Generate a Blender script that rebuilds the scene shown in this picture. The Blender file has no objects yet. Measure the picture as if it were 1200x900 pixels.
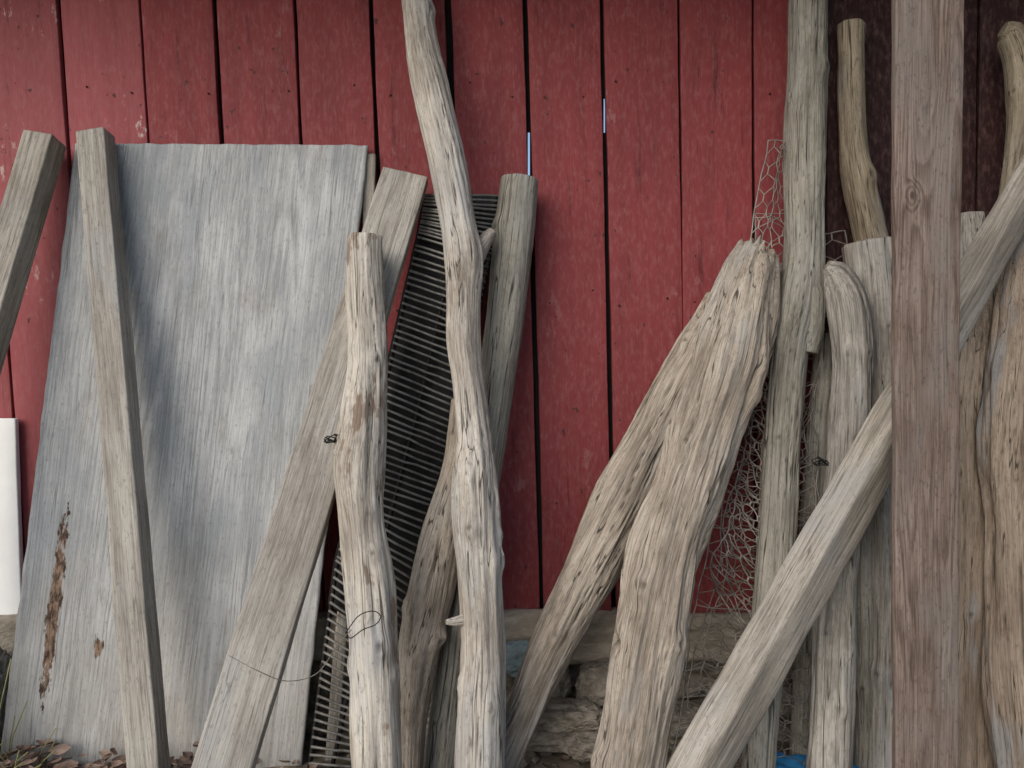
import bpy, math, random
from mathutils import Vector, noise, Matrix
random.seed(7)
sc=bpy.context.scene
F=908.0; D=2.2; H=1.01
def P(px,py,y):
    d=D+y
    return Vector(((px-600)/F*d, y, H-(py-450)/F*d))
def Rr(w,y): return w*0.5/F*(D+y)

# ------------------------------------------------------------ node helpers
class NT:
    def __init__(s,name):
        s.m=bpy.data.materials.new(name); s.m.use_nodes=True
        s.t=s.m.node_tree; s.n=s.t.nodes; s.l=s.t.links
        s.b=s.n['Principled BSDF']
    def put(s,inp,v):
        if isinstance(v,bpy.types.NodeSocket): s.l.new(v,inp)
        elif v is not None: inp.default_value=v
    def math(s,op,a,b=None,c=None,clamp=False):
        n=s.n.new('ShaderNodeMath'); n.operation=op; n.use_clamp=clamp
        s.put(n.inputs[0],a); s.put(n.inputs[1],b)
        if c is not None: s.put(n.inputs[2],c)
        return n.outputs[0]
    def vmath(s,op,a,b=None):
        n=s.n.new('ShaderNodeVectorMath'); n.operation=op
        s.put(n.inputs[0],a); s.put(n.inputs[1],b)
        return n.outputs['Value'] if op=='LENGTH' else n.outputs[0]
    def noise(s,v,scale=1,detail=4,rough=0.55,dist=0,col=False):
        n=s.n.new('ShaderNodeTexNoise')
        s.put(n.inputs['Vector'],v); n.inputs['Scale'].default_value=scale
        n.inputs['Detail'].default_value=detail; n.inputs['Roughness'].default_value=rough
        n.inputs['Distortion'].default_value=dist
        return n.outputs['Color' if col else 'Fac']
    def rng(s,v,a,b,c=0,d=1,smooth=True):
        n=s.n.new('ShaderNodeMapRange'); n.interpolation_type='SMOOTHSTEP' if smooth else 'LINEAR'
        s.put(n.inputs[0],v)
        for i,q in enumerate((a,b,c,d)): n.inputs[i+1].default_value=q
        return n.outputs[0]
    def mix(s,f,a,b,mode='MIX'):
        n=s.n.new('ShaderNodeMix'); n.data_type='RGBA'; n.blend_type=mode
        s.put(n.inputs[0],f)
        for i,v in ((6,a),(7,b)):
            if isinstance(v,tuple) and len(v)==3: v=v+(1,)
            s.put(n.inputs[i],v)
        return n.outputs[2]
    def ramp(s,f,stops):
        n=s.n.new('ShaderNodeValToRGB'); e=n.color_ramp.elements
        e[0].position=stops[0][0]; e[0].color=stops[0][1]+(1,)
        e[1].position=stops[-1][0]; e[1].color=stops[-1][1]+(1,)
        for p,c in stops[1:-1]:
            q=e.new(p); q.color=c+(1,)
        s.put(n.inputs[0],f); return n.outputs[0]
    def attr(s,name,out='Vector'):
        n=s.n.new('ShaderNodeAttribute'); n.attribute_name=name; return n.outputs[out]
    def bump(s,h,strength=.5,dist=.003):
        n=s.n.new('ShaderNodeBump'); n.inputs['Strength'].default_value=strength
        n.inputs['Distance'].default_value=dist; s.l.new(h,n.inputs['Height'])
        s.l.new(n.outputs[0],s.b.inputs['Normal'])

def wood(name,dark,mid,light,patch=None,patch_amt=(.56,.7),patch_s=.6,patch2=None,patch2_amt=(.5,.65),contour=0.0,
         cfreq=(8,8,.9),cn=14,crack=1.0,check=.65,rough=.85,bstr=.5,knots=(),cap=(.42,.34,.25),rot=(),foot=None,grain=(1.,1.)):
    t=NT(name); g=t.attr('gc')
    low=t.noise(t.vmath('MULTIPLY',g,(6,6,3.0)),1,1,col=True)
    warp=t.vmath('ADD',g,t.vmath('MULTIPLY',low,(.016,.016,.0)))
    fi=t.noise(t.vmath('MULTIPLY',warp,(560*grain[0],560*grain[0],14)),1,3,.72)
    md=t.noise(t.vmath('MULTIPLY',warp,(150*grain[1],150*grain[1],2.6)),1,4,.68)
    bg=t.noise(t.vmath('MULTIPLY',g,(9,9,3)),1,4,.65)
    val=t.math('ADD',t.math('MULTIPLY',t.rng(fi,.25,.75),.36),t.math('MULTIPLY',t.rng(md,.27,.73),.28))
    val=t.math('ADD',val,t.math('MULTIPLY',t.rng(bg,.3,.7),.36))
    h=t.math('ADD',t.math('MULTIPLY',fi,.9),t.math('MULTIPLY',md,1.1))
    kd=None
    if contour>0:
        cv=t.math('MULTIPLY',t.noise(t.vmath('MULTIPLY',g,cfreq),1,1.5,.4),cn)
        for (kx,ks,kr) in knots:
            dv=t.vmath('LENGTH',t.vmath('MULTIPLY',t.vmath('SUBTRACT',g,(kx,0,ks)),(1,0,.6)))
            cv=t.math('ADD',cv,t.math('MULTIPLY',t.rng(dv,0,kr*3.5,1,0),2.6))
            k=t.rng(dv,kr*.45,kr*.9,1,0); kd=k if kd is None else t.math('MAXIMUM',kd,k)
        cv=t.math('ADD',cv,t.math('MULTIPLY',md,.9))
        fr=t.math('FRACT',cv)
        cc=t.math('MULTIPLY',t.rng(fr,0,.75),t.rng(fr,.85,1.0,1,0))
        msk=t.rng(t.noise(t.vmath('MULTIPLY',g,(5,5,1.5)),1,2),.35,.65,.15,1)
        val=t.math('ADD',val,t.math('MULTIPLY',t.math('MULTIPLY',t.math('SUBTRACT',cc,.5),msk),contour))
    col=t.ramp(val,[(.2,dark),(.52,mid),(.86,light)])
    if patch:
        p=t.noise(t.vmath('MULTIPLY',g,(13,13,5)),1,4,.68)
        col=t.mix(t.rng(p,patch_amt[0],patch_amt[1],0,patch_s),col,t.mix(t.rng(fi,.3,.7),tuple(c*.6 for c in patch),patch))
    if patch2:
        p=t.noise(t.vmath('ADD',t.vmath('MULTIPLY',g,(7,7,2.2)),(31,7,3)),1,3,.65)
        col=t.mix(t.rng(p,patch2_amt[0],patch2_amt[1],0,.6),col,t.mix(t.rng(md,.3,.7),tuple(c*.75 for c in patch2),patch2))
    if foot:
        sz=t.n.new('ShaderNodeSeparateXYZ'); t.l.new(g,sz.inputs[0])
        f=t.rng(t.math('ADD',sz.outputs[2],t.math('MULTIPLY',bg,.9)),foot[0],foot[1],.65,0)
        col=t.mix(f,col,t.mix(t.rng(md,.3,.7),tuple(c*.7 for c in foot[2]),foot[2]))
    cr=t.noise(t.vmath('MULTIPLY',warp,(44,44,.8)),1,2,.5)
    cr=t.rng(t.math('ABSOLUTE',t.math('SUBTRACT',cr,.5)),.003,.013,1,0)
    cm=t.rng(bg,.42,.52)
    cr=t.math('MULTIPLY',t.math('MULTIPLY',cr,cm),crack,clamp=True)
    chk=t.math('MULTIPLY',t.rng(md,.27,.38,check,0),t.rng(bg,.36,.6,.15,1))
    cap_a=t.attr('cap','Fac')
    rad=t.vmath('LENGTH',t.vmath('MULTIPLY',g,(1,1,0)))
    rg=t.math('SINE',t.math('ADD',t.math('MULTIPLY',rad,1300),t.math('MULTIPLY',bg,16)))
    capc=t.mix(t.rng(t.math('ADD',t.math('MULTIPLY',rg,.14),fi),.2,.85),tuple(c*.45 for c in cap),cap)
    cr=t.math('MAXIMUM',cr,chk)
    col=t.mix(t.math('MULTIPLY',cr,.9),col,tuple(c*.3 for c in dark))
    if kd is not None: col=t.mix(t.math('MULTIPLY',kd,.6),col,tuple(c*.5 for c in dark))
    for (rx,rs,hx,hs) in rot:
        dv=t.vmath('LENGTH',t.vmath('MULTIPLY',t.vmath('SUBTRACT',g,(rx,0,rs)),(1/hx,0,1/hs)))
        nz=t.noise(t.vmath('MULTIPLY',g,(70,70,22)),1,4,.7)
        e=t.math('ADD',dv,t.math('MULTIPLY',t.math('SUBTRACT',nz,.5),2.6))
        m=t.rng(e,.75,1.0,1,0)
        col=t.mix(m,col,t.mix(t.rng(nz,.38,.6),(.045,.028,.02),(.27,.18,.125)))
        h=t.math('SUBTRACT',h,t.math('MULTIPLY',m,1.6))
    gv=t.attr('groove','Fac')
    col=t.mix(t.math('MULTIPLY',gv,.9),col,tuple(c*.16 for c in dark))
    col=t.mix(cap_a,col,capc)
    sp=t.noise(t.vmath('MULTIPLY',g,(150,150,60)),1,2,.7)
    col=t.mix(t.rng(sp,.53,.73,0,.5),col,tuple(c*.42 for c in mid))
    t.l.new(col,t.b.inputs['Base Color'])
    t.b.inputs['Roughness'].default_value=rough
    t.b.inputs['Specular IOR Level'].default_value=.15
    t.bump(h,bstr,.0035)
    return t.m

# ------------------------------------------------------------ geometry
def mesh_obj(name,verts,faces,mat,gc=None,cap=None,groove=None,parent=None,smooth=True):
    me=bpy.data.meshes.new(name); me.from_pydata([tuple(v) for v in verts],[],faces); me.update()
    if gc is not None:
        a=me.attributes.new('gc','FLOAT_VECTOR','POINT'); a.data.foreach_set('vector',[c for v in gc for c in v])
    if cap is not None:
        a=me.attributes.new('cap','FLOAT','POINT'); a.data.foreach_set('value',cap)
    if groove is not None:
        a=me.attributes.new('groove','FLOAT','POINT'); a.data.foreach_set('value',groove)
    me.polygons.foreach_set('use_smooth',[smooth]*len(me.polygons))
    me.materials.append(mat)
    o=bpy.data.objects.new(name,me); sc.collection.objects.link(o)
    if parent: o.parent=parent
    return o
def empty(name):
    o=bpy.data.objects.new(name,None); sc.collection.objects.link(o); return o

def resample(pts,ds):
    out=[]
    n=len(pts)
    def g(i):
        if i<0: return tuple(2*pts[0][k]-pts[1][k] for k in range(3))
        if i>=n: return tuple(2*pts[-1][k]-pts[-2][k] for k in range(3))
        return pts[i]
    for i in range(n-1):
        p0,p1,p2,p3=g(i-1),g(i),g(i+1),g(i+2)
        L=(p2[0]-p1[0]).length; m=max(1,int(L/ds))
        for j in range(m):
            u=j/m; r=[]
            for k in range(3):
                a,b,c,d=p0[k],p1[k],p2[k],p3[k]
                r.append(0.5*((2*b)+(c-a)*u+(2*a-5*b+4*c-d)*u*u+(3*b-a-3*c+d)*u**3))
            r[1]=max(r[1],.002); r[2]=max(r[2],.002)
            out.append(tuple(r))
    out.append(pts[-1]); return out

def box_profile(w,t,r,k=7):
    hw,ht=w/2,t/2; r=min(r,hw*.8,ht*.8); out=[]
    for (cx,cy,a0) in ((hw-r,ht-r,0),(-hw+r,ht-r,90),(-hw+r,-ht+r,180),(hw-r,-ht+r,270)):
        arc=[(cx+r*math.cos(math.radians(a0+q)),cy+r*math.sin(math.radians(a0+q))) for q in (0,30,60,90)]
        if out:
            ax,ay=out[-1]; bx,by=arc[0]
            for i in range(1,k): out.append((ax+(bx-ax)*i/k,ay+(by-ay)*i/k))
        out+=arc
    ax,ay=out[-1]; bx,by=out[0]
    for i in range(1,k): out.append((ax+(bx-ax)*i/k,ay+(by-ay)*i/k))
    return out

def sweep(name,pts,mat,kind='log',nseg=120,ds=.009,off=None,lump=.12,ridge=.07,crackd=.006,knots=4,
          jag=0.0,twist=1.5,rot=0.0,corner=.004,wear=.0012,parent=None,dish=.0,domer=.35):
    """pts top->bottom (Vector, half_w, half_d)"""
    if off is None: off=random.uniform(3,90)
    pts=list(reversed(pts)); R=resample(pts,ds); n=len(R)
    V=[];G=[];C=[];GR=[];Fc=[]
    s=0; S=[0]
    for i in range(1,n):
        s+=(R[i][0]-R[i-1][0]).length; S.append(s)
    L=S[-1]
    kn=[(random.uniform(.1,.95)*L,random.uniform(math.pi*1.05,math.pi*1.95),random.uniform(.016,.032)) for _ in range(knots)]
    for i in range(n):
        c,a,b=R[i]; q0=R[max(0,i-1)][0]; q1=R[min(n-1,i+1)][0]
        T=(q1-q0).normalized()
        X=Vector((0,1,0)).cross(T)
        X=X.normalized() if X.length>1e-4 else Vector((1,0,0))
        Y=T.cross(X)
        if rot:
            X,Y=(X*math.cos(rot)+Y*math.sin(rot)),(Y*math.cos(rot)-X*math.sin(rot))
        s=S[i]; top=max(0,1-(L-s)/.06)
        if kind=='box':
            pr=box_profile(2*a,2*b,corner,7); m=len(pr)
            for (x,y) in pr:
                w=noise.noise(Vector((x*14+off,y*14,s*5)))*wear*2+noise.noise(Vector((x*60,y*60+off,s*9)))*wear
                l=math.hypot(x,y); x2=x*(1+w/l); y2=y*(1+w/l)
                V.append(c+X*x2+Y*y2+T*(top*jag*noise.noise(Vector((x*40,y*40,off))))); G.append((x,y,s+off)); C.append(0.); GR.append(0.)
        else:
            m=nseg
            for j in range(m):
                th=2*math.pi*j/m; ct=math.cos(th+s*twist*.3); st=math.sin(th+s*twist*.3)
                f=1+lump*noise.noise(Vector((ct*1.0+off,st*1.0,s*5.5)))+ridge*noise.noise(Vector((ct*2.6,st*2.6+off,s*3.4)))
                f+=ridge*.5*noise.noise(Vector((ct*6,st*6,s*5+off)))+.022*noise.noise(Vector((ct*6,st*6,s*30+off)))
                f+=ridge*.14*noise.noise(Vector((ct*14+off,st*14,s*7)))
                cr=abs(noise.noise(Vector((ct*3.1+off*.7,st*3.1,s*1.3))))
                cmk=max(0,noise.noise(Vector((ct*1.3,st*1.3+off*.3,s*1.7+5)))+.35)
                gg=max(0,1-cr/.034)*min(1,cmk*2.5)
                disp=-gg*crackd
                for (ks,kt,kr) in kn:
                    dth=(th-kt+math.pi)%(2*math.pi)-math.pi
                    dd=((s-ks)**2+(dth*a)**2)/(kr*kr)
                    if dd<4:
                        disp+=math.exp(-dd*1.5)*kr*.42-math.exp(-dd*14)*kr*.34
                        gg=max(gg,.8*math.exp(-dd*20))
                x=a*f*math.cos(th); y=b*f*math.sin(th); l=math.hypot(x,y)
                x*=1+disp/l; y*=1+disp/l
                z=jag*top*(noise.noise(Vector((ct*2.2,st*2.2,off)))+.6*noise.noise(Vector((ct*6,st*6,off))))
                V.append(c+X*x+Y*y+T*z); G.append((a*math.cos(th),a*math.sin(th),s+off)); C.append(0.); GR.append(gg if crackd>0 else 0.)
        if i>0:
            o0=(i-1)*m; o1=i*m
            for j in range(m):
                k=(j+1)%m; Fc.append((o0+j,o0+k,o1+k,o1+j))
    for end in (0,1):
        base=0 if end==0 else (n-1)*m
        c,a,b=R[0] if end==0 else R[-1]
        T=(R[1][0]-R[0][0]).normalized() if end==0 else (R[-1][0]-R[-2][0]).normalized()
        sg=-1 if end==0 else 1
        ring=list(range(base,base+m)); cen=sum((V[q] for q in ring),Vector())/m
        prev=ring
        dm=.003 if kind=='box' else a*.06*domer*2
        for u in (1.0,.97,.9,.7,.45,.2):
            new=[]
            for jj,q in enumerate(ring):
                v=cen+(V[q]-cen)*(u*.985)+T*sg*(dm*min(1,(1-u)*12+.3)-dish*(1-u))
                if u<1: v=v+T*sg*(.003+jag*.12)*noise.noise(V[q]*30*u+Vector((off,0,0)))
                new.append(len(V)); V.append(v); gq=G[q]
                G.append((gq[0]*u,gq[1]*u,gq[2])); C.append(1. if u<1 else .6); GR.append(0.)
            for j in range(m):
                k=(j+1)%m
                Fc.append((prev[j],prev[k],new[k],new[j]) if end==1 else (prev[k],prev[j],new[j],new[k]))
            prev=new
        ci=len(V); V.append(cen+T*sg*(dm-dish)); G.append((0,0,G[ring[0]][2])); C.append(1.); GR.append(0.)
        for j in range(m):
            k=(j+1)%m
            Fc.append((prev[j],prev[k],ci) if end==1 else (prev[k],prev[j],ci))
    return mesh_obj(name,V,Fc,mat,G,C,GR,parent)

def logpts(lst,ytop,ybot,depth=1.0,pyt=None,foot=True):
    """lst of (px,py,w) from top to bottom; y runs linearly to the foot on the ground"""
    pyt=lst[0][1] if pyt is None else pyt
    pyb=450+H*F/(D+ybot)
    out=[]
    lst=list(lst)
    if foot:
        (x0,y0,w0),(x1,y1,w1)=lst[-2],lst[-1]
        k=(pyb+8-y1)/max(1,(y1-y0))
        lst.append((x1+(x1-x0)*k,pyb+8,w1+(w1-w0)*k*.3))
    for (px,py,w) in lst:
        y=ytop+(ybot-ytop)*(py-pyt)/(pyb-pyt)
        r=Rr(w,y); out.append((P(px,py,y),r,r*depth))
    return out
def log(name,lst,yt,yb,mat,depth=1.0,pyt=None,foot=True,**k):
    return sweep(name,logpts(lst,yt,yb,depth,pyt,foot),mat,'log',**k)
def beam(name,top,bot,yt,yb,wpx_top,thick,mat,w=None,**k):
    pyb=450+H*F/(D+yb)+4
    f=(pyb-top[1])/(bot[1]-top[1]); bx=top[0]+(bot[0]-top[0])*f
    A=P(top[0],top[1],yt); B=P(bx,pyb,yb)
    hw=wpx_top*.5/F*(D+yt)
    return sweep(name,[(A,hw,thick/2),(A.lerp(B,.5),hw,thick/2),(B,hw,thick/2)],mat,'box',ds=.02,**k)
def stub(name,pts,mat,parent=None,**k):
    return sweep(name,[(P(a,b,y),r,r) for a,b,y,r in pts],mat,'log',nseg=48,ds=.004,parent=parent,knots=0,**k)

def tube(V,Fc,pts,r,k=5):
    n=len(pts); b=len(V)
    for i in range(n):
        T=(pts[min(n-1,i+1)]-pts[max(0,i-1)])
        T=T.normalized() if T.length>0 else Vector((0,0,1))
        u=T.cross(Vector((.13,.9,.31))).normalized(); v=T.cross(u)
        for j in range(k):
            a=2*math.pi*j/k; V.append(pts[i]+(u*math.cos(a)+v*math.sin(a))*r)
        if i:
            for j in range(k):
                q=(j+1)%k; Fc.append((b+(i-1)*k+j,b+(i-1)*k+q,b+i*k+q,b+i*k+j))
    Fc.append(tuple(b+j for j in range(k))[::-1]); Fc.append(tuple(b+(n-1)*k+j for j in range(k)))

# ------------------------------------------------------------ materials
M_drift=wood('driftwood_pale',(.19,.16,.13),(.40,.355,.305),(.60,.555,.49),patch=(.29,.22,.155),patch_s=.5,patch2=(.43,.42,.40),cap=(.45,.38,.30))
M_drift2=wood('driftwood_warm',(.15,.12,.09),(.335,.28,.225),(.52,.455,.375),patch=(.21,.16,.115),patch_s=.55,patch2=(.39,.365,.33),bstr=.75,check=.85,cap=(.33,.27,.21))
M_bark=wood('driftwood_bark_remnants',(.18,.15,.12),(.44,.39,.33),(.63,.585,.51),patch=(.22,.14,.09),patch_amt=(.55,.60),patch_s=.75,patch2=(.47,.465,.455),cap=(.34,.25,.17))
M_grey=wood('driftwood_grey',(.13,.115,.10),(.31,.285,.25),(.49,.455,.41),patch=(.20,.17,.135),patch_s=.5,patch2=(.37,.365,.35),cap=(.30,.25,.20))
M_green=wood('greyish_post_wood',(.11,.10,.083),(.25,.23,.19),(.38,.355,.305),patch=(.15,.13,.10),patch_s=.6,patch2=(.31,.30,.275),cap=(.26,.23,.185))
M_tan=wood('tan_peeled_wood',(.13,.10,.07),(.28,.23,.165),(.41,.35,.27),patch=(.12,.10,.075),patch_s=.55,patch2=(.30,.28,.25),cap=(.36,.29,.21))
M_brownslab=wood('brown_slab_wood',(.11,.08,.058),(.24,.185,.14),(.38,.31,.24),patch=(.14,.10,.07),patch2=(.27,.28,.29),patch2_amt=(.52,.64),cap=(.34,.27,.20))
M_plank=wood('weathered_plank',(.18,.155,.13),(.32,.29,.25),(.45,.42,.37),contour=.22,cfreq=(14,14,.9),cn=9,patch2=(.35,.345,.335),crack=.5,check=.3,bstr=.35,cap=(.35,.30,.24))
M_beam=wood('weathered_beam',(.15,.13,.105),(.31,.275,.23),(.45,.41,.355),contour=.2,cfreq=(14,14,.9),cn=8,patch2=(.35,.34,.325),crack=.6,check=.45,bstr=.35,cap=(.33,.28,.22))
M_post=wood('brown_post_wood',(.085,.06,.048),(.165,.12,.097),(.25,.195,.165),contour=.45,cfreq=(11,11,.8),cn=26,
  knots=((-.055,2.03,.009),(-.035,1.44,.008)),patch2=(.22,.19,.17),patch2_amt=(.45,.62),crack=.4,check=.4,bstr=.4)
M_ply=wood('weathered_plywood',(.235,.238,.238),(.385,.385,.38),(.53,.525,.515),contour=.30,cfreq=(6.5,6.5,.35),cn=30,
  patch=(.31,.265,.21),patch_amt=(.54,.74),patch_s=.6,patch2=(.29,.31,.325),patch2_amt=(.48,.66),crack=.5,check=.25,bstr=.25,grain=(1.,1.2),
  rot=((-.315,20.41,.020,.27),(-.18,20.306,.014,.03)),foot=(20.2,21.2,(.46,.415,.35)))

def red_paint(name,base,dk,scuff=.5):
    t=NT(name); g=t.attr('gc')
    fi=t.noise(t.vmath('MULTIPLY',g,(260,260,6)),1,3,.65)
    md=t.noise(t.vmath('MULTIPLY',g,(30,30,2.0)),1,4,.65)
    bg=t.noise(t.vmath('MULTIPLY',g,(5,5,2.0)),1,4,.65)
    v=t.math('ADD',t.math('MULTIPLY',t.rng(bg,.32,.68),.45),t.math('ADD',t.math('MULTIPLY',t.rng(md,.3,.7),.33),t.math('MULTIPLY',t.rng(fi,.3,.7),.22)))
    col=t.mix(v,dk,base)
    brd=t.noise(t.vmath('MULTIPLY',g,(0,0,.13)),1,0)
    col=t.mix(t.rng(brd,.35,.65,0,.4),col,tuple(c*.68 for c in base))
    st=t.noise(t.vmath('MULTIPLY',g,(38,38,3.0)),1,5,.72)
    col=t.mix(t.rng(st,.56,.74,0,.75),col,tuple(c*.35 for c in dk))
    sp=t.noise(t.vmath('MULTIPLY',g,(45,45,38)),1,2,.5)
    col=t.mix(t.rng(sp,.70,.76,0,.8),col,(.03,.012,.012))
    w=t.noise(t.vmath('MULTIPLY',g,(34,34,16)),1,5,.75)
    m2=t.rng(t.noise(t.vmath('MULTIPLY',g,(5,5,2.5)),1,2),.5,.64)
    col=t.mix(t.math('MULTIPLY',t.math('MULTIPLY',t.rng(w,.58,.66),m2),scuff),col,(.52,.40,.37))
    ch=t.noise(t.vmath('MULTIPLY',g,(80,80,30)),1,3,.7)
    col=t.mix(t.rng(ch,.42,.75,0,.2),col,(.36,.20,.19))
    t.l.new(col,t.b.inputs['Base Color']); t.b.inputs['Roughness'].default_value=.68
    t.b.inputs['Specular IOR Level'].default_value=.25
    t.bump(t.math('ADD',t.math('MULTIPLY',fi,.6),t.math('MULTIPLY',md,.9)),.5,.003)
    return t.m
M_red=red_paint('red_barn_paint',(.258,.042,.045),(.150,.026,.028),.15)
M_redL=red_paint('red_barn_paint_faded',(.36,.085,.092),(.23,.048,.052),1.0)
M_redD=red_paint('red_barn_paint_shaded',(.036,.011,.010),(.015,.007,.006),.0)  # barn red with the shade of the right-hand side painted in

def simple(name,c1,c2,scale=(20,20,20),rough=.8,metal=0,b=.4,bd=.004,detail=4):
    t=NT(name); tc=t.n.new('ShaderNodeTexCoord').outputs['Object']
    a=t.noise(t.vmath('MULTIPLY',tc,scale),1,detail,.65)
    c=t.noise(t.vmath('MULTIPLY',tc,tuple(q*.2 for q in scale)),1,3,.6)
    f=t.math('ADD',t.math('MULTIPLY',t.rng(a,.3,.7),.6),t.math('MULTIPLY',t.rng(c,.3,.7),.4))
    t.l.new(t.mix(f,c1,c2),t.b.inputs['Base Color'])
    t.b.inputs['Roughness'].default_value=rough; t.b.inputs['Metallic'].default_value=metal
    t.b.inputs['Specular IOR Level'].default_value=.2
    t.bump(a,b,bd); return t.m
M_dark=simple('unlit_interior_black',(.006,.005,.005),(.014,.011,.010))  # near-black, paints the darkness inside the barn
M_stone=simple('foundation_stone',(.11,.09,.07),(.40,.35,.285),(40,40,46),.95,0,1,.02,7)
M_conc=simple('sandy_concrete_ledge',(.20,.165,.125),(.42,.365,.29),(24,24,50),.95,0,1,.012,7)
M_stone2=simple('slate_stone',(.12,.16,.175),(.22,.28,.30),(14,14,14),.85)
M_dirt=simple('dirt_ground',(.09,.07,.05),(.28,.225,.17),(16,16,16),.95,0,.9,.01)
M_white=simple('outdoor_glare_white',(.76,.76,.74),(.86,.86,.84),(9,9,9),.6)  # white for the overexposed daylight at the left edge
M_metal=simple('galvanised_steel_rod',(.09,.083,.075),(.34,.325,.295),(26,26,9),.5,.25,.3,.001)
M_rail=simple('dark_steel',(.010,.010,.010),(.03,.028,.026),(30,30,30),.6,.3)
M_wire=simple('galvanised_wire',(.09,.075,.06),(.38,.34,.30),(25,25,25),.55,.2)
M_blue=simple('blue_tarp_plastic',(.02,.12,.30),(.04,.22,.45),(20,20,20),.5)
M_grass=simple('dry_grass',(.14,.15,.05),(.38,.35,.16),(30,30,30),.8)
M_leaf=simple('dead_leaf',(.09,.05,.035),(.36,.26,.20),(40,40,40),.75)
M_added_eave=simple('added_eave_wood',(.05,.035,.028),(.12,.09,.07),(10,3,10))

# ------------------------------------------------------------ barn wall
wall=empty('red_barn_wall')
edges=[-292,-202,-112,-22,68,163,250,345,435,525,615,705,795,882,968,1058,1148,1238,1328,1418]
gap=  [3,3,3,4,5,2,6,4.5,5,7,5.5,5.5,2,4.5,5,4,4,4,4,4]
def ex(x,py): return x+(970-x)/12800*py
for i in range(len(edges)-1):
    a=edges[i]+gap[i]/2; b=edges[i+1]-gap[i+1]/2
    dy=random.uniform(-.003,.003); th=.022
    pts=[]
    for py in (-120,150,420,(722 if edges[i]>0 else 745)+random.uniform(-3,5)):
        l=ex(a,py); r=ex(b,py); wob=random.uniform(-.9,.9)
        pts.append((P((l+r)/2+wob,py,0)+Vector((0,th/2+dy,0)),(r-l)/2/F*D,th/2))
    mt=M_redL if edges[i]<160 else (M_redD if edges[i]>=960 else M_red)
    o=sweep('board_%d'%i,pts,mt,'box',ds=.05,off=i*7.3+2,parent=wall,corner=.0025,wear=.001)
xs=[-3.2]+[P(p,0,0).x for p in (618.8,621.2,708.7,710.3)]+[3.2]
zs=[0.3,P(0,205,0).z,P(0,152,0).z,P(0,112,0).z,2.7]
V=[];Fc=[]
for i in range(5):
    for j in range(4):
        if (i==1 and j==1) or (i==3 and j==2): continue
        b=len(V); V+=[Vector((xs[i],.026,zs[j])),Vector((xs[i+1],.026,zs[j])),Vector((xs[i+1],.026,zs[j+1])),Vector((xs[i],.026,zs[j+1]))]
        Fc.append((b,b+1,b+2,b+3))
mesh_obj('interior_dark_sheet',V,Fc,M_dark,parent=wall,smooth=False)  # dark sheet in place of the unlit space behind the boards
V=[];Fc=[]
for i in range(len(edges)-1):
    for py in (105,352,590):
        for q in (.2,.8):
            if random.random()<.35: continue
            x=ex(edges[i],py)*(1-q)+ex(edges[i+1],py)*q
            p=P(x+random.uniform(-7,7),py+random.uniform(-12,12),-.0045)
            tube(V,Fc,[p,p+Vector((0,.006,0))],.0024,8)
mesh_obj('nails',V,Fc,M_rail,parent=wall)
sill=sweep('concrete_ledge',[(Vector((3.2,.01,.300)),.066,.07),(Vector((0,.01,.300)),.066,.07),(Vector((-3.2,.01,.300)),.066,.07)],M_conc,'box',ds=.012,parent=wall,wear=.010,corner=.02)
V=[];Fc=[];nx,nz=420,34
for j in range(nz+1):
    for i in range(nx+1):
        x=-3.2+6.4*i/nx; z=-.05+.33*j/nz
        dd,pp=noise.voronoi(Vector((x*4.5,0,z*8)))
        e=min(1,(dd[1]-dd[0])*4)
        y=.05-.06*e**.6-.02*noise.noise(Vector((x*9,3,z*9)))-.012*noise.noise(Vector((x*35,3,z*35)))
        V.append(Vector((x,y,z)))
for j in range(nz):
    for i in range(nx):
        b=j*(nx+1)+i; Fc.append((b,b+1,b+nx+2,b+nx+1))
mesh_obj('stone_foundation',V,Fc,M_stone,parent=wall)
def boxmesh(name,x0,x1,y0,y1,z0,z1,mat,parent=None):
    v=[Vector((x,y,z)) for x in (x0,x1) for y in (y0,y1) for z in (z0,z1)]
    return mesh_obj(name,v,[(0,1,3,2),(4,6,7,5),(0,4,5,1),(2,3,7,6),(0,2,6,4),(1,5,7,3)],mat,parent=parent,smooth=False)
boxmesh('added_eave_boards',-3.2,3.2,-.62,.3,2.42,2.46,M_added_eave,wall)  # unseen overhang, added to darken the upper wall
boxmesh('added_eave_fascia',-3.2,3.2,-.65,-.622,2.36,2.50,M_added_eave,wall)  # front edge of the added overhang, out of view
boxmesh('added_shade_wall',1.86,1.90,-.6,.05,0,2.42,M_redD,wall)  # unseen wall, added to block sky light from the right

# ground
def axis(lim):
    a=[];x=0;st=.03
    while x<lim:
        a.append(x); x+=st
        if x>2.4: st*=1.35
    a.append(lim); return [-q for q in a[:0:-1]]+a
ax=axis(250); V=[];Fc=[];n=len(ax)
for y in ax:
    for x in ax:
        z=.018*noise.noise(Vector((x*3,y*3,0)))+.009*noise.noise(Vector((x*14,y*14,1))) if abs(x)<6 and abs(y)<6 else 0
        V.append(Vector((x,y,z)))
for j in range(n-1):
    for i in range(n-1):
        b=j*n+i; Fc.append((b,b+1,b+n+1,b+n))
mesh_obj('ground',V,Fc,M_dirt)

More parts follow.
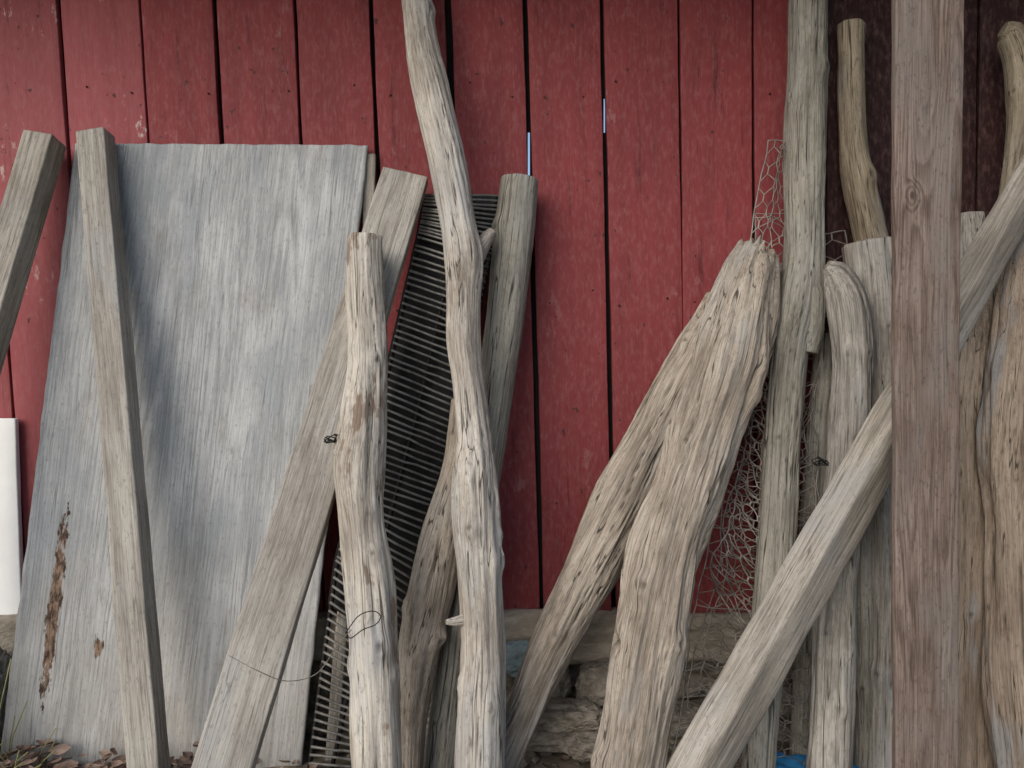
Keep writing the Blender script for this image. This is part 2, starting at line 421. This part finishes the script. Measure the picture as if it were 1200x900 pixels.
def rock(name,c,r,mat,seed):
    import bmesh
    bm=bmesh.new(); bmesh.ops.create_icosphere(bm,subdivisions=6,radius=1)
    for v in bm.verts:
        p=v.co.copy()
        f=1+.32*noise.noise(p*1.1+Vector((seed,0,0)))+.18*noise.noise(p*3+Vector((0,seed,0)))-.12*abs(noise.noise(p*5+Vector((0,0,seed))))+.07*noise.noise(p*11)+.04*noise.noise(p*26)
        q=p*f
        for k in range(3): q[k]=math.copysign(abs(q[k])**.75,q[k])
        v.co=Vector((q.x*r[0],q.y*r[1],q.z*r[2]))+c
    me=bpy.data.meshes.new(name); bm.to_mesh(me); bm.free()
    me.polygons.foreach_set('use_smooth',[True]*len(me.polygons))
    me.materials.append(mat); o=bpy.data.objects.new(name,me); sc.collection.objects.link(o); return o
rocks=[((640,850),-.10,(.14,.07,.05),M_stone),((705,800),-.07,(.07,.05,.06),M_stone),((530,860),-.12,(.10,.07,.05),M_stone),((525,800),-.06,(.09,.05,.06),M_stone),
 ((700,870),-.16,(.10,.07,.04),M_stone),((610,772),-.09,(.05,.03,.045),M_stone2),((800,850),-.1,(.1,.06,.06),M_stone),((-10,820),-.12,(.05,.05,.14),M_stone),((1100,850),-.08,(.12,.05,.07),M_stone),((645,800),-.06,(.06,.05,.05),M_stone),((660,838),-.15,(.11,.05,.035),M_stone)]
for i,(p,y,r,m) in enumerate(rocks):
    rock('fieldstone',P(p[0],p[1],y),r,m,i*5.1)
# loose gravel and rubble at the wall foot: one object
V=[];Fc=[]
rg=random.Random(4)
for _ in range(260):
    c=Vector((rg.uniform(-.45,1.3),rg.uniform(-.42,-.06),.004)); r=rg.uniform(.006,.02)
    b=len(V)
    for q in ((1,0,0),(0,1,0),(-1,0,0),(0,-1,0),(0,0,.8),(.7,.7,.3),(-.7,.7,.3),(-.7,-.7,.3),(.7,-.7,.3)):
        V.append(c+Vector(q)*r*rg.uniform(.7,1.25))
    o5=[0,5,1,6,2,7,3,8]
    for k in range(8): Fc.append((b+o5[k],b+o5[(k+1)%8],b+4))
mesh_obj('gravel_rubble',V,Fc,M_stone,smooth=False)

sweep('outdoor_glare_panel',[(P(-22,492,-.02),.100,.009),(P(-20,600,-.02),.105,.009),(P(-16,742,-.02),.108,.009)],M_white,'box',ds=.03)  # white panel standing in for the bright outdoors past the wall end

# ------------------------------------------------------------ plywood sheet
V=[];Fc=[];G=[];C=[];GR=[];nu,nv=110,150
tl,tr,bl,br=P(88,168,-.03),P(431,170,-.03),P(0,893,-.15),P(352,905,-.15)
for side in (0,1):
    for j in range(nv+1):
        for i in range(nu+1):
            u=i/nu; v=j/nv
            p=(tl*(1-u)+tr*u)*(1-v)+(bl*(1-u)+br*u)*v
            wv=.011*math.sin(u*9.0-.6+v*1.0)*v + .006*noise.noise(Vector((u*5,v*4,2)))*v
            e=0
            if i in (0,nu): e=.004*noise.noise(Vector((v*25,side*0,3+i)))
            ze=0
            if j==0: ze=.003*noise.noise(Vector((u*22,0,1)))
            if j==nv: ze=.012*noise.noise(Vector((u*22,0,1)))
            V.append(p+Vector((e,-wv+(.0 if side==0 else .012),ze)))
            G.append((u*.85-.42,.0 if side==0 else .012,(1-v)*1.7+20)); C.append(0.); GR.append(0.)
N1=(nu+1)*(nv+1)
for j in range(nv):
    for i in range(nu):
        b=j*(nu+1)+i; Fc.append((b,b+nu+1,b+nu+2,b+1)); c=b+N1; Fc.append((c,c+1,c+nu+2,c+nu+1))
for j in range(nv):
    for i in (0,nu):
        b=j*(nu+1)+i; q=(b,b+N1,b+N1+nu+1,b+nu+1); Fc.append(q if i==0 else q[::-1])
for i in range(nu):
    for j in (0,nv):
        b=j*(nu+1)+i; q=(b,b+1,b+1+N1,b+N1); Fc.append(q if j==0 else q[::-1])
ply=mesh_obj('plywood_sheet',V,Fc,M_ply,G,C,GR,smooth=True)
sweep('thin_board',[(P(434,182,-.015),.016,.006),(P(425,420,-.04),.016,.006),(P(385,930,-.12),.016,.006)],M_beam,'box',ds=.03)

# ------------------------------------------------------------ beams and planks
beam('leaning_square_beam',(53,163),(-38,470),-.075,-.40,34,.075,M_beam)
beam('leaning_square_beam',(112,158),(175,900),-.075,-.36,33,.06,M_plank)
beam('leaning_wide_plank',(475,206),(262,900),-.10,-.62,54,.038,M_plank)
kp=[P(1188,245,-.26),P(818,905,-.50)]
dirv=(kp[1]-kp[0]); foot=kp[1]+dirv*((kp[1].z-.0)/(-dirv.z)); kt=kp[0]-dirv*.22
sweep('diagonal_square_beam',[(kt,.034,.032),(kp[0].lerp(foot,.5),.047,.040),(foot,.050,.042)],M_beam,'box',ds=.02,rot=.5,corner=.008,wear=.003)
xx=(P(1090,0,-.515).x,P(1087,900,-.515).x)
sweep('brown_support_post',[(Vector((xx[0],-.505,2.41)),.0755,.011),(Vector((xx[0],-.505,1.9)),.0755,.011),(Vector((xx[1],-.505,1.0)),.070,.011),(Vector((xx[1],-.505,-.02)),.0685,.011)],M_post,'box',ds=.02,off=0,corner=.004,wear=.0012)

# ------------------------------------------------------------ driftwood logs
sp_=empty('short_driftwood_post')
log('trunk',[(427,280,42),(428,350,45),(431,430,45),(427,490,52),(421,545,60),(424,610,55),(433,700,58),(438,800,56),(441,900,58)],-.27,-.58,M_bark,parent=sp_,lump=.14,ridge=.08,knots=7,domer=.3)
stub('knob',[(392,528,-.40,.010),(402,532,-.40,.018),(416,540,-.41,.024)],M_bark,sp_)
tall=empty('tall_driftwood_pole')
log('trunk',[(476,-110,31),(488,0,34),(494,50,38),(506,110,43),(522,180,42),(536,255,40),(543,300,46),(543,350,38),(543,400,39),(549,450,38),(555,510,42),(556,560,54),(558,610,56),(562,690,50),(565,760,52),(563,830,56),(561,900,58)],-.06,-.5,M_drift,parent=tall,nseg=120,lump=.10,ridge=.10,knots=9)
stub('branch_stub',[(577,272,-.17,.014),(567,285,-.185,.020),(548,324,-.20,.026)],M_drift,tall)
stub('lower_branch_stub',[(523,729,-.42,.006),(535,728,-.41,.011),(555,724,-.40,.015)],M_drift,tall)
log('round_weathered_post',[(609,212,46),(602,280,47),(592,370,44),(580,460,42),(565,560,42),(545,680,42),(530,800,42)],-.08,-.22,M_green,lump=.05,ridge=.05,knots=2,domer=.4,crackd=.007)
log('curved_driftwood_branch',[(545,470,30),(538,540,36),(522,610,46),(506,690,54),(492,760,48),(484,830,36),(480,900,32)],-.2,-.3,M_drift2,lump=.15)
log('split_driftwood_trunk',[(888,294,50),(880,320,66),(868,370,80),(850,440,84),(826,510,82),(800,590,80),(780,660,80),(765,730,80),(752,800,78),(738,880,76)],-.17,-.55,M_drift2,depth=.75,lump=.18,ridge=.17,crackd=.016,jag=.05,nseg=190,ds=.007,knots=7,twist=2,domer=.8)
log('leaning_driftwood_log',[(848,352,44),(822,410,60),(782,490,66),(742,570,68),(705,640,66),(668,715,56),(636,780,50),(606,850,46)],-.10,-.33,M_drift2,lump=.15,ridge=.11,crackd=.011,nseg=140,depth=.8)
p1=empty('tall_forked_pole')
log('trunk',[(950,-110,42),(948,0,43),(946,80,45),(944,160,46),(943,240,45),(942,300,46),(936,350,50),(927,400,42),(920,470,40),(914,560,42),(908,650,43),(900,750,42),(892,850,38),(888,900,38)],-.07,-.29,M_green,parent=p1,nseg=110,lump=.12,ridge=.08,knots=6)
log('cut_branch',[(943,310,26),(947,345,38),(948,385,32),(944,413,26)],-.17,-.27,M_green,foot=False,parent=p1,nseg=64,knots=0,pyt=300)
log('hooked_driftwood_pole',[(968,312,16),(980,322,34),(992,350,44),(998,400,44),(997,470,48),(993,540,46),(987,610,46),(979,700,46),(975,790,48),(971,900,50)],-.2,-.33,M_grey,lump=.15,ridge=.1,knots=7)
log('slender_curved_pole',[(997,30,31),(997,70,30),(998,130,31),(1004,200,34),(1016,262,36),(1030,330,36),(1040,450,38),(1045,600,38)],-.04,-.12,M_tan,lump=.1,ridge=.07)
log('thick_cut_log',[(1022,286,64),(1028,340,64),(1033,430,60),(1036,540,56),(1040,680,54),(1040,850,54)],-.12,-.2,M_grey,lump=.1,ridge=.08,domer=.6)
log('hooked_branch_pole',[(1176,34,18),(1186,42,32),(1196,75,32),(1200,130,34),(1194,185,32),(1184,240,28),(1178,320,32),(1170,450,34)],-.1,-.2,M_tan,lump=.14,ridge=.08)
log('round_top_slab',[(1136,252,30),(1138,300,38),(1142,420,44),(1140,600,44)],-.1,-.2,M_grey,lump=.06)
log('broad_brown_slab',[(1160,335,30),(1156,380,58),(1152,470,78),(1154,600,86),(1150,760,92),(1146,900,96)],-.14,-.26,M_brownslab,depth=.45,lump=.12,ridge=.1,crackd=.008,nseg=130,jag=.03)
log('broad_driftwood_slab',[(1216,270,50),(1208,360,84),(1200,480,100),(1196,620,86),(1200,760,92),(1212,900,92)],-.18,-.34,M_brownslab,depth=.5,lump=.15,ridge=.11,crackd=.008,nseg=130,jag=.03)
log('thin_dark_pole',[(1012,420,26),(1012,600,26),(1014,880,26)],-.14,-.2,M_green,lump=.08)
log('backmost_pole',[(968,392,24),(960,500,28),(950,650,28),(940,900,28)],-.08,-.14,M_green,lump=.08)

# ------------------------------------------------------------ steel grate
grate=empty('steel_rod_grate')
Lft=[(500,228),(492,275),(470,370),(447,470),(418,570),(395,660),(378,780),(362,905)]
Rgt=[(584,230),(574,300),(552,400),(529,505),(507,600),(476,720),(444,815),(414,905)]
def lerpl(L,t):
    q=t*(len(L)-1); i=min(int(q),len(L)-2); f=q-i
    return L[i][0]*(1-f)+L[i+1][0]*f, L[i][1]*(1-f)+L[i+1][1]*f
def gp(t,u,back=0):
    a=lerpl(Lft,t); b=lerpl(Rgt,t)
    return P(a[0]+(b[0]-a[0])*u,a[1]+(b[1]-a[1])*u,-.065-.11*t+back-.012*math.sin(math.pi*u))
V=[];Fc=[];n=88
for k in range(n):
    t=k/(n-1)+random.uniform(-.0012,.0012); t=min(1,max(0,t)); s=random.uniform(-.002,.002)
    tube(V,Fc,[gp(t,u)+Vector((0,0,s*(1 if u>.5 else -1)))+Vector((0,random.uniform(-.001,.001),random.uniform(-.0008,.0008))) for u in (-.02,.15,.35,.5,.65,.85,1.02)],.0037,6)
mesh_obj('rods',V,Fc,M_metal,parent=grate)
V=[];Fc=[]
for u in (0,.5,1): tube(V,Fc,[gp(j/40,u,.009) for j in range(41)],.006,6)
mesh_obj('rails',V,Fc,M_rail,parent=grate)
V=[];Fc=[]
for j in range(41):
    V.append(gp(j/40,-.05,.035)); V.append(gp(j/40,1.0,.035))
    if j and j/40<.8: b=2*j; Fc.append((b-2,b-1,b+1,b))
mesh_obj('grate_shadow_sheet',V,Fc,M_rail,parent=grate)  # dark sheet standing in for the shadow behind the rods

# ------------------------------------------------------------ chicken wire
def wire_sheet(name,corners,y0,y1,cols,rows,seed,bulge,par=None,r=.0015):
    V=[];Fc=[]
    (x0,ya),(x1,yb),(x2,yc),(x3,yd)=corners # tl,tr,br,bl
    def w(u,v):
        px=(x0*(1-u)+x1*u)*(1-v)+(x3*(1-u)+x2*u)*v; py=(ya*(1-u)+yb*u)*(1-v)+(yd*(1-u)+yc*u)*v
        px+=18*noise.noise(Vector((u*2+seed,v*4,0)))+5*noise.noise(Vector((u*6+seed,v*18,4))); py+=14*noise.noise(Vector((u*2,v*4+seed,7)))
        return P(px,py,y0+(y1-y0)*v-bulge*math.sin(math.pi*u)+.025*noise.noise(Vector((u*3,v*6,seed))))
    for c in range(cols):
        pts=[]; f=1 if c%2==0 else -1
        for j in range(rows+1):
            s=f if j%4<2 else -f
            pts.append(w(((c+.5)+s*.5*.96)/cols,j/rows))
            if j<rows: pts.append(w(((c+.5)+(s if (j%4 in(0,2)) else 0)*.5*.96)/cols,(j+.5)/rows))
        tube(V,Fc,pts,r,4)
    for v in (0,.12,.25,.38,.5,.62,.75,.88,1):
        tube(V,Fc,[w(u/20,v) for u in range(21)],r*1.1,4)
    for u in (0,1):
        tube(V,Fc,[w(u,v/60) for v in range(61)],r*1.3,4)
    mesh_obj(name,V,Fc,M_wire,parent=par)
cw=empty('chicken_wire_roll')
wire_sheet('outer_wire',[(900,165),(935,185),(965,905),(785,890)],-.10,-.20,9,96,3,.03,cw)
wire_sheet('inner_wire',[(885,250),(990,270),(930,905),(800,900)],-.05,-.12,8,80,11,-.01,cw)
wire_sheet('folded_wire',[(890,430),(920,420),(905,800),(838,690)],-.15,-.22,6,56,21,.02,cw,.0016)
wire_sheet('crumpled_wire',[(880,480),(960,430),(950,880),(820,800)],-.13,-.20,6,50,33,.01,cw,.0015)

def wirecurve(name,pts,r=.0011,mat=None):
    V=[];Fc=[]
    q=resample([(p,1,1) for p in pts],.006); tube(V,Fc,[a[0] for a in q],r,5)
    return mesh_obj(name,V,Fc,mat or M_wire)
wirecurve('loose_wire',[P(268,768,-.545),P(300,785,-.555),P(335,798,-.53),P(370,790,-.50),P(392,762,-.51),P(405,745,-.55),P(412,738,-.56)],.001)
wirecurve('wire_loop',[P(405,742,-.56),P(420,722,-.575),P(437,716,-.58),P(446,722,-.58),P(440,732,-.585),P(425,738,-.58),P(410,748,-.56),P(406,735,-.55)],.0012,M_rail)
def tangle(name,c,r,y,seed):
    rnd=random.Random(seed); pts=[]
    for i in range(20):
        pts.append(P(c[0]+rnd.uniform(-r,r),c[1]+rnd.uniform(-r*.6,r*.6),y+rnd.uniform(-.012,.012)))
    return wirecurve(name,pts,.0014,M_rail)
tangle('wire_tangle',(388,514),9,-.40,1)
tangle('wire_tangle',(961,540),10,-.29,2)
tangle('wire_tangle',(962,606),6,-.30,3)

# ------------------------------------------------------------ blue scrap, leaves, grass
V=[];Fc=[]
for j in range(9):
    for i in range(25):
        p=P(905+i*5,884+j*3,-.17-j*.012); V.append(Vector((p.x,p.y,.02+.02*noise.noise(Vector((i*.35,j*.5,3)))+.02*(1-j/8))))
for j in range(8):
    for i in range(24):
        b=j*25+i; Fc.append((b,b+1,b+26,b+25))
mesh_obj('blue_tarp_scrap',V,Fc,M_blue)
V=[];Fc=[]
def leaf(c,s):
    a=random.uniform(0,6.28); t=random.uniform(-.8,.8); cu=random.uniform(.1,.5)
    Mx=Matrix.Rotation(a,3,'Z')@Matrix.Rotation(t,3,'X'); b=len(V)
    for i,(l,w) in enumerate([(-1,.05),(-.5,.45),(0,.6),(.5,.4),(1,.03)]):
        for k in (-1,0,1):
            V.append(c+Mx@Vector((l*s,k*w*s,cu*s*(abs(k)*.6+l*l*.5))))
    for i in range(4):
        for k in range(2):
            q=b+i*3+k; Fc.append((q,q+1,q+4,q+3))
for _ in range(520):
    x=random.uniform(-1.45,-.75); y=random.uniform(-.55,-.17)
    leaf(Vector((x,y,random.uniform(.005,.07))),random.uniform(.012,.028))
for _ in range(260):
    leaf(Vector((random.uniform(-.9,1.6),random.uniform(-.6,-.1),random.uniform(.0,.03))),random.uniform(.010,.022))
mesh_obj('leaf_litter',V,Fc,M_leaf)
V=[];Fc=[]
for _ in range(130):
    x=random.uniform(-1.55,-1.22); y=random.uniform(-.34,-.17); h=random.uniform(.08,.34); l=random.uniform(-.1,.1)
    if x>-1.3: h*=.4
    tube(V,Fc,[Vector((x,y,0)),Vector((x+l*.3,y-.01,h*.5)),Vector((x+l,y-.03,h))],.0016,3)
mesh_obj('dry_grass_tuft',V,Fc,M_grass)

# ------------------------------------------------------------ light, world, camera
w=bpy.data.worlds.new("World"); sc.world=w; w.use_nodes=True
nt=w.node_tree; sky=nt.nodes.new('ShaderNodeTexSky'); sky.sky_type='NISHITA'; sky.sun_disc=False
sd=Vector((-.62,-.85,.62)).normalized()
sky.sun_elevation=math.asin(sd.z); sky.sun_rotation=math.atan2(sd.x,sd.y)%(2*math.pi)
nt.links.new(sky.outputs[0],nt.nodes['Background'].inputs[0]); nt.nodes['Background'].inputs[1].default_value=.15
L=bpy.data.lights.new('sun','SUN'); L.energy=2.6; L.angle=math.radians(55); L.color=(1,.95,.88)
lo=bpy.data.objects.new('sun',L); sc.collection.objects.link(lo); lo.rotation_euler=(-sd).to_track_quat('-Z','Y').to_euler()
cam=bpy.data.cameras.new('camera'); cam.sensor_width=36; cam.lens=F/1200*36; cam.clip_end=1000; cam.clip_start=.02
co=bpy.data.objects.new('camera',cam); sc.collection.objects.link(co); co.location=(0,-D,H); co.rotation_euler=(math.pi/2,0,0)
sc.camera=co
sc.view_settings.view_transform='Standard'; sc.view_settings.look='None'; sc.view_settings.exposure=0
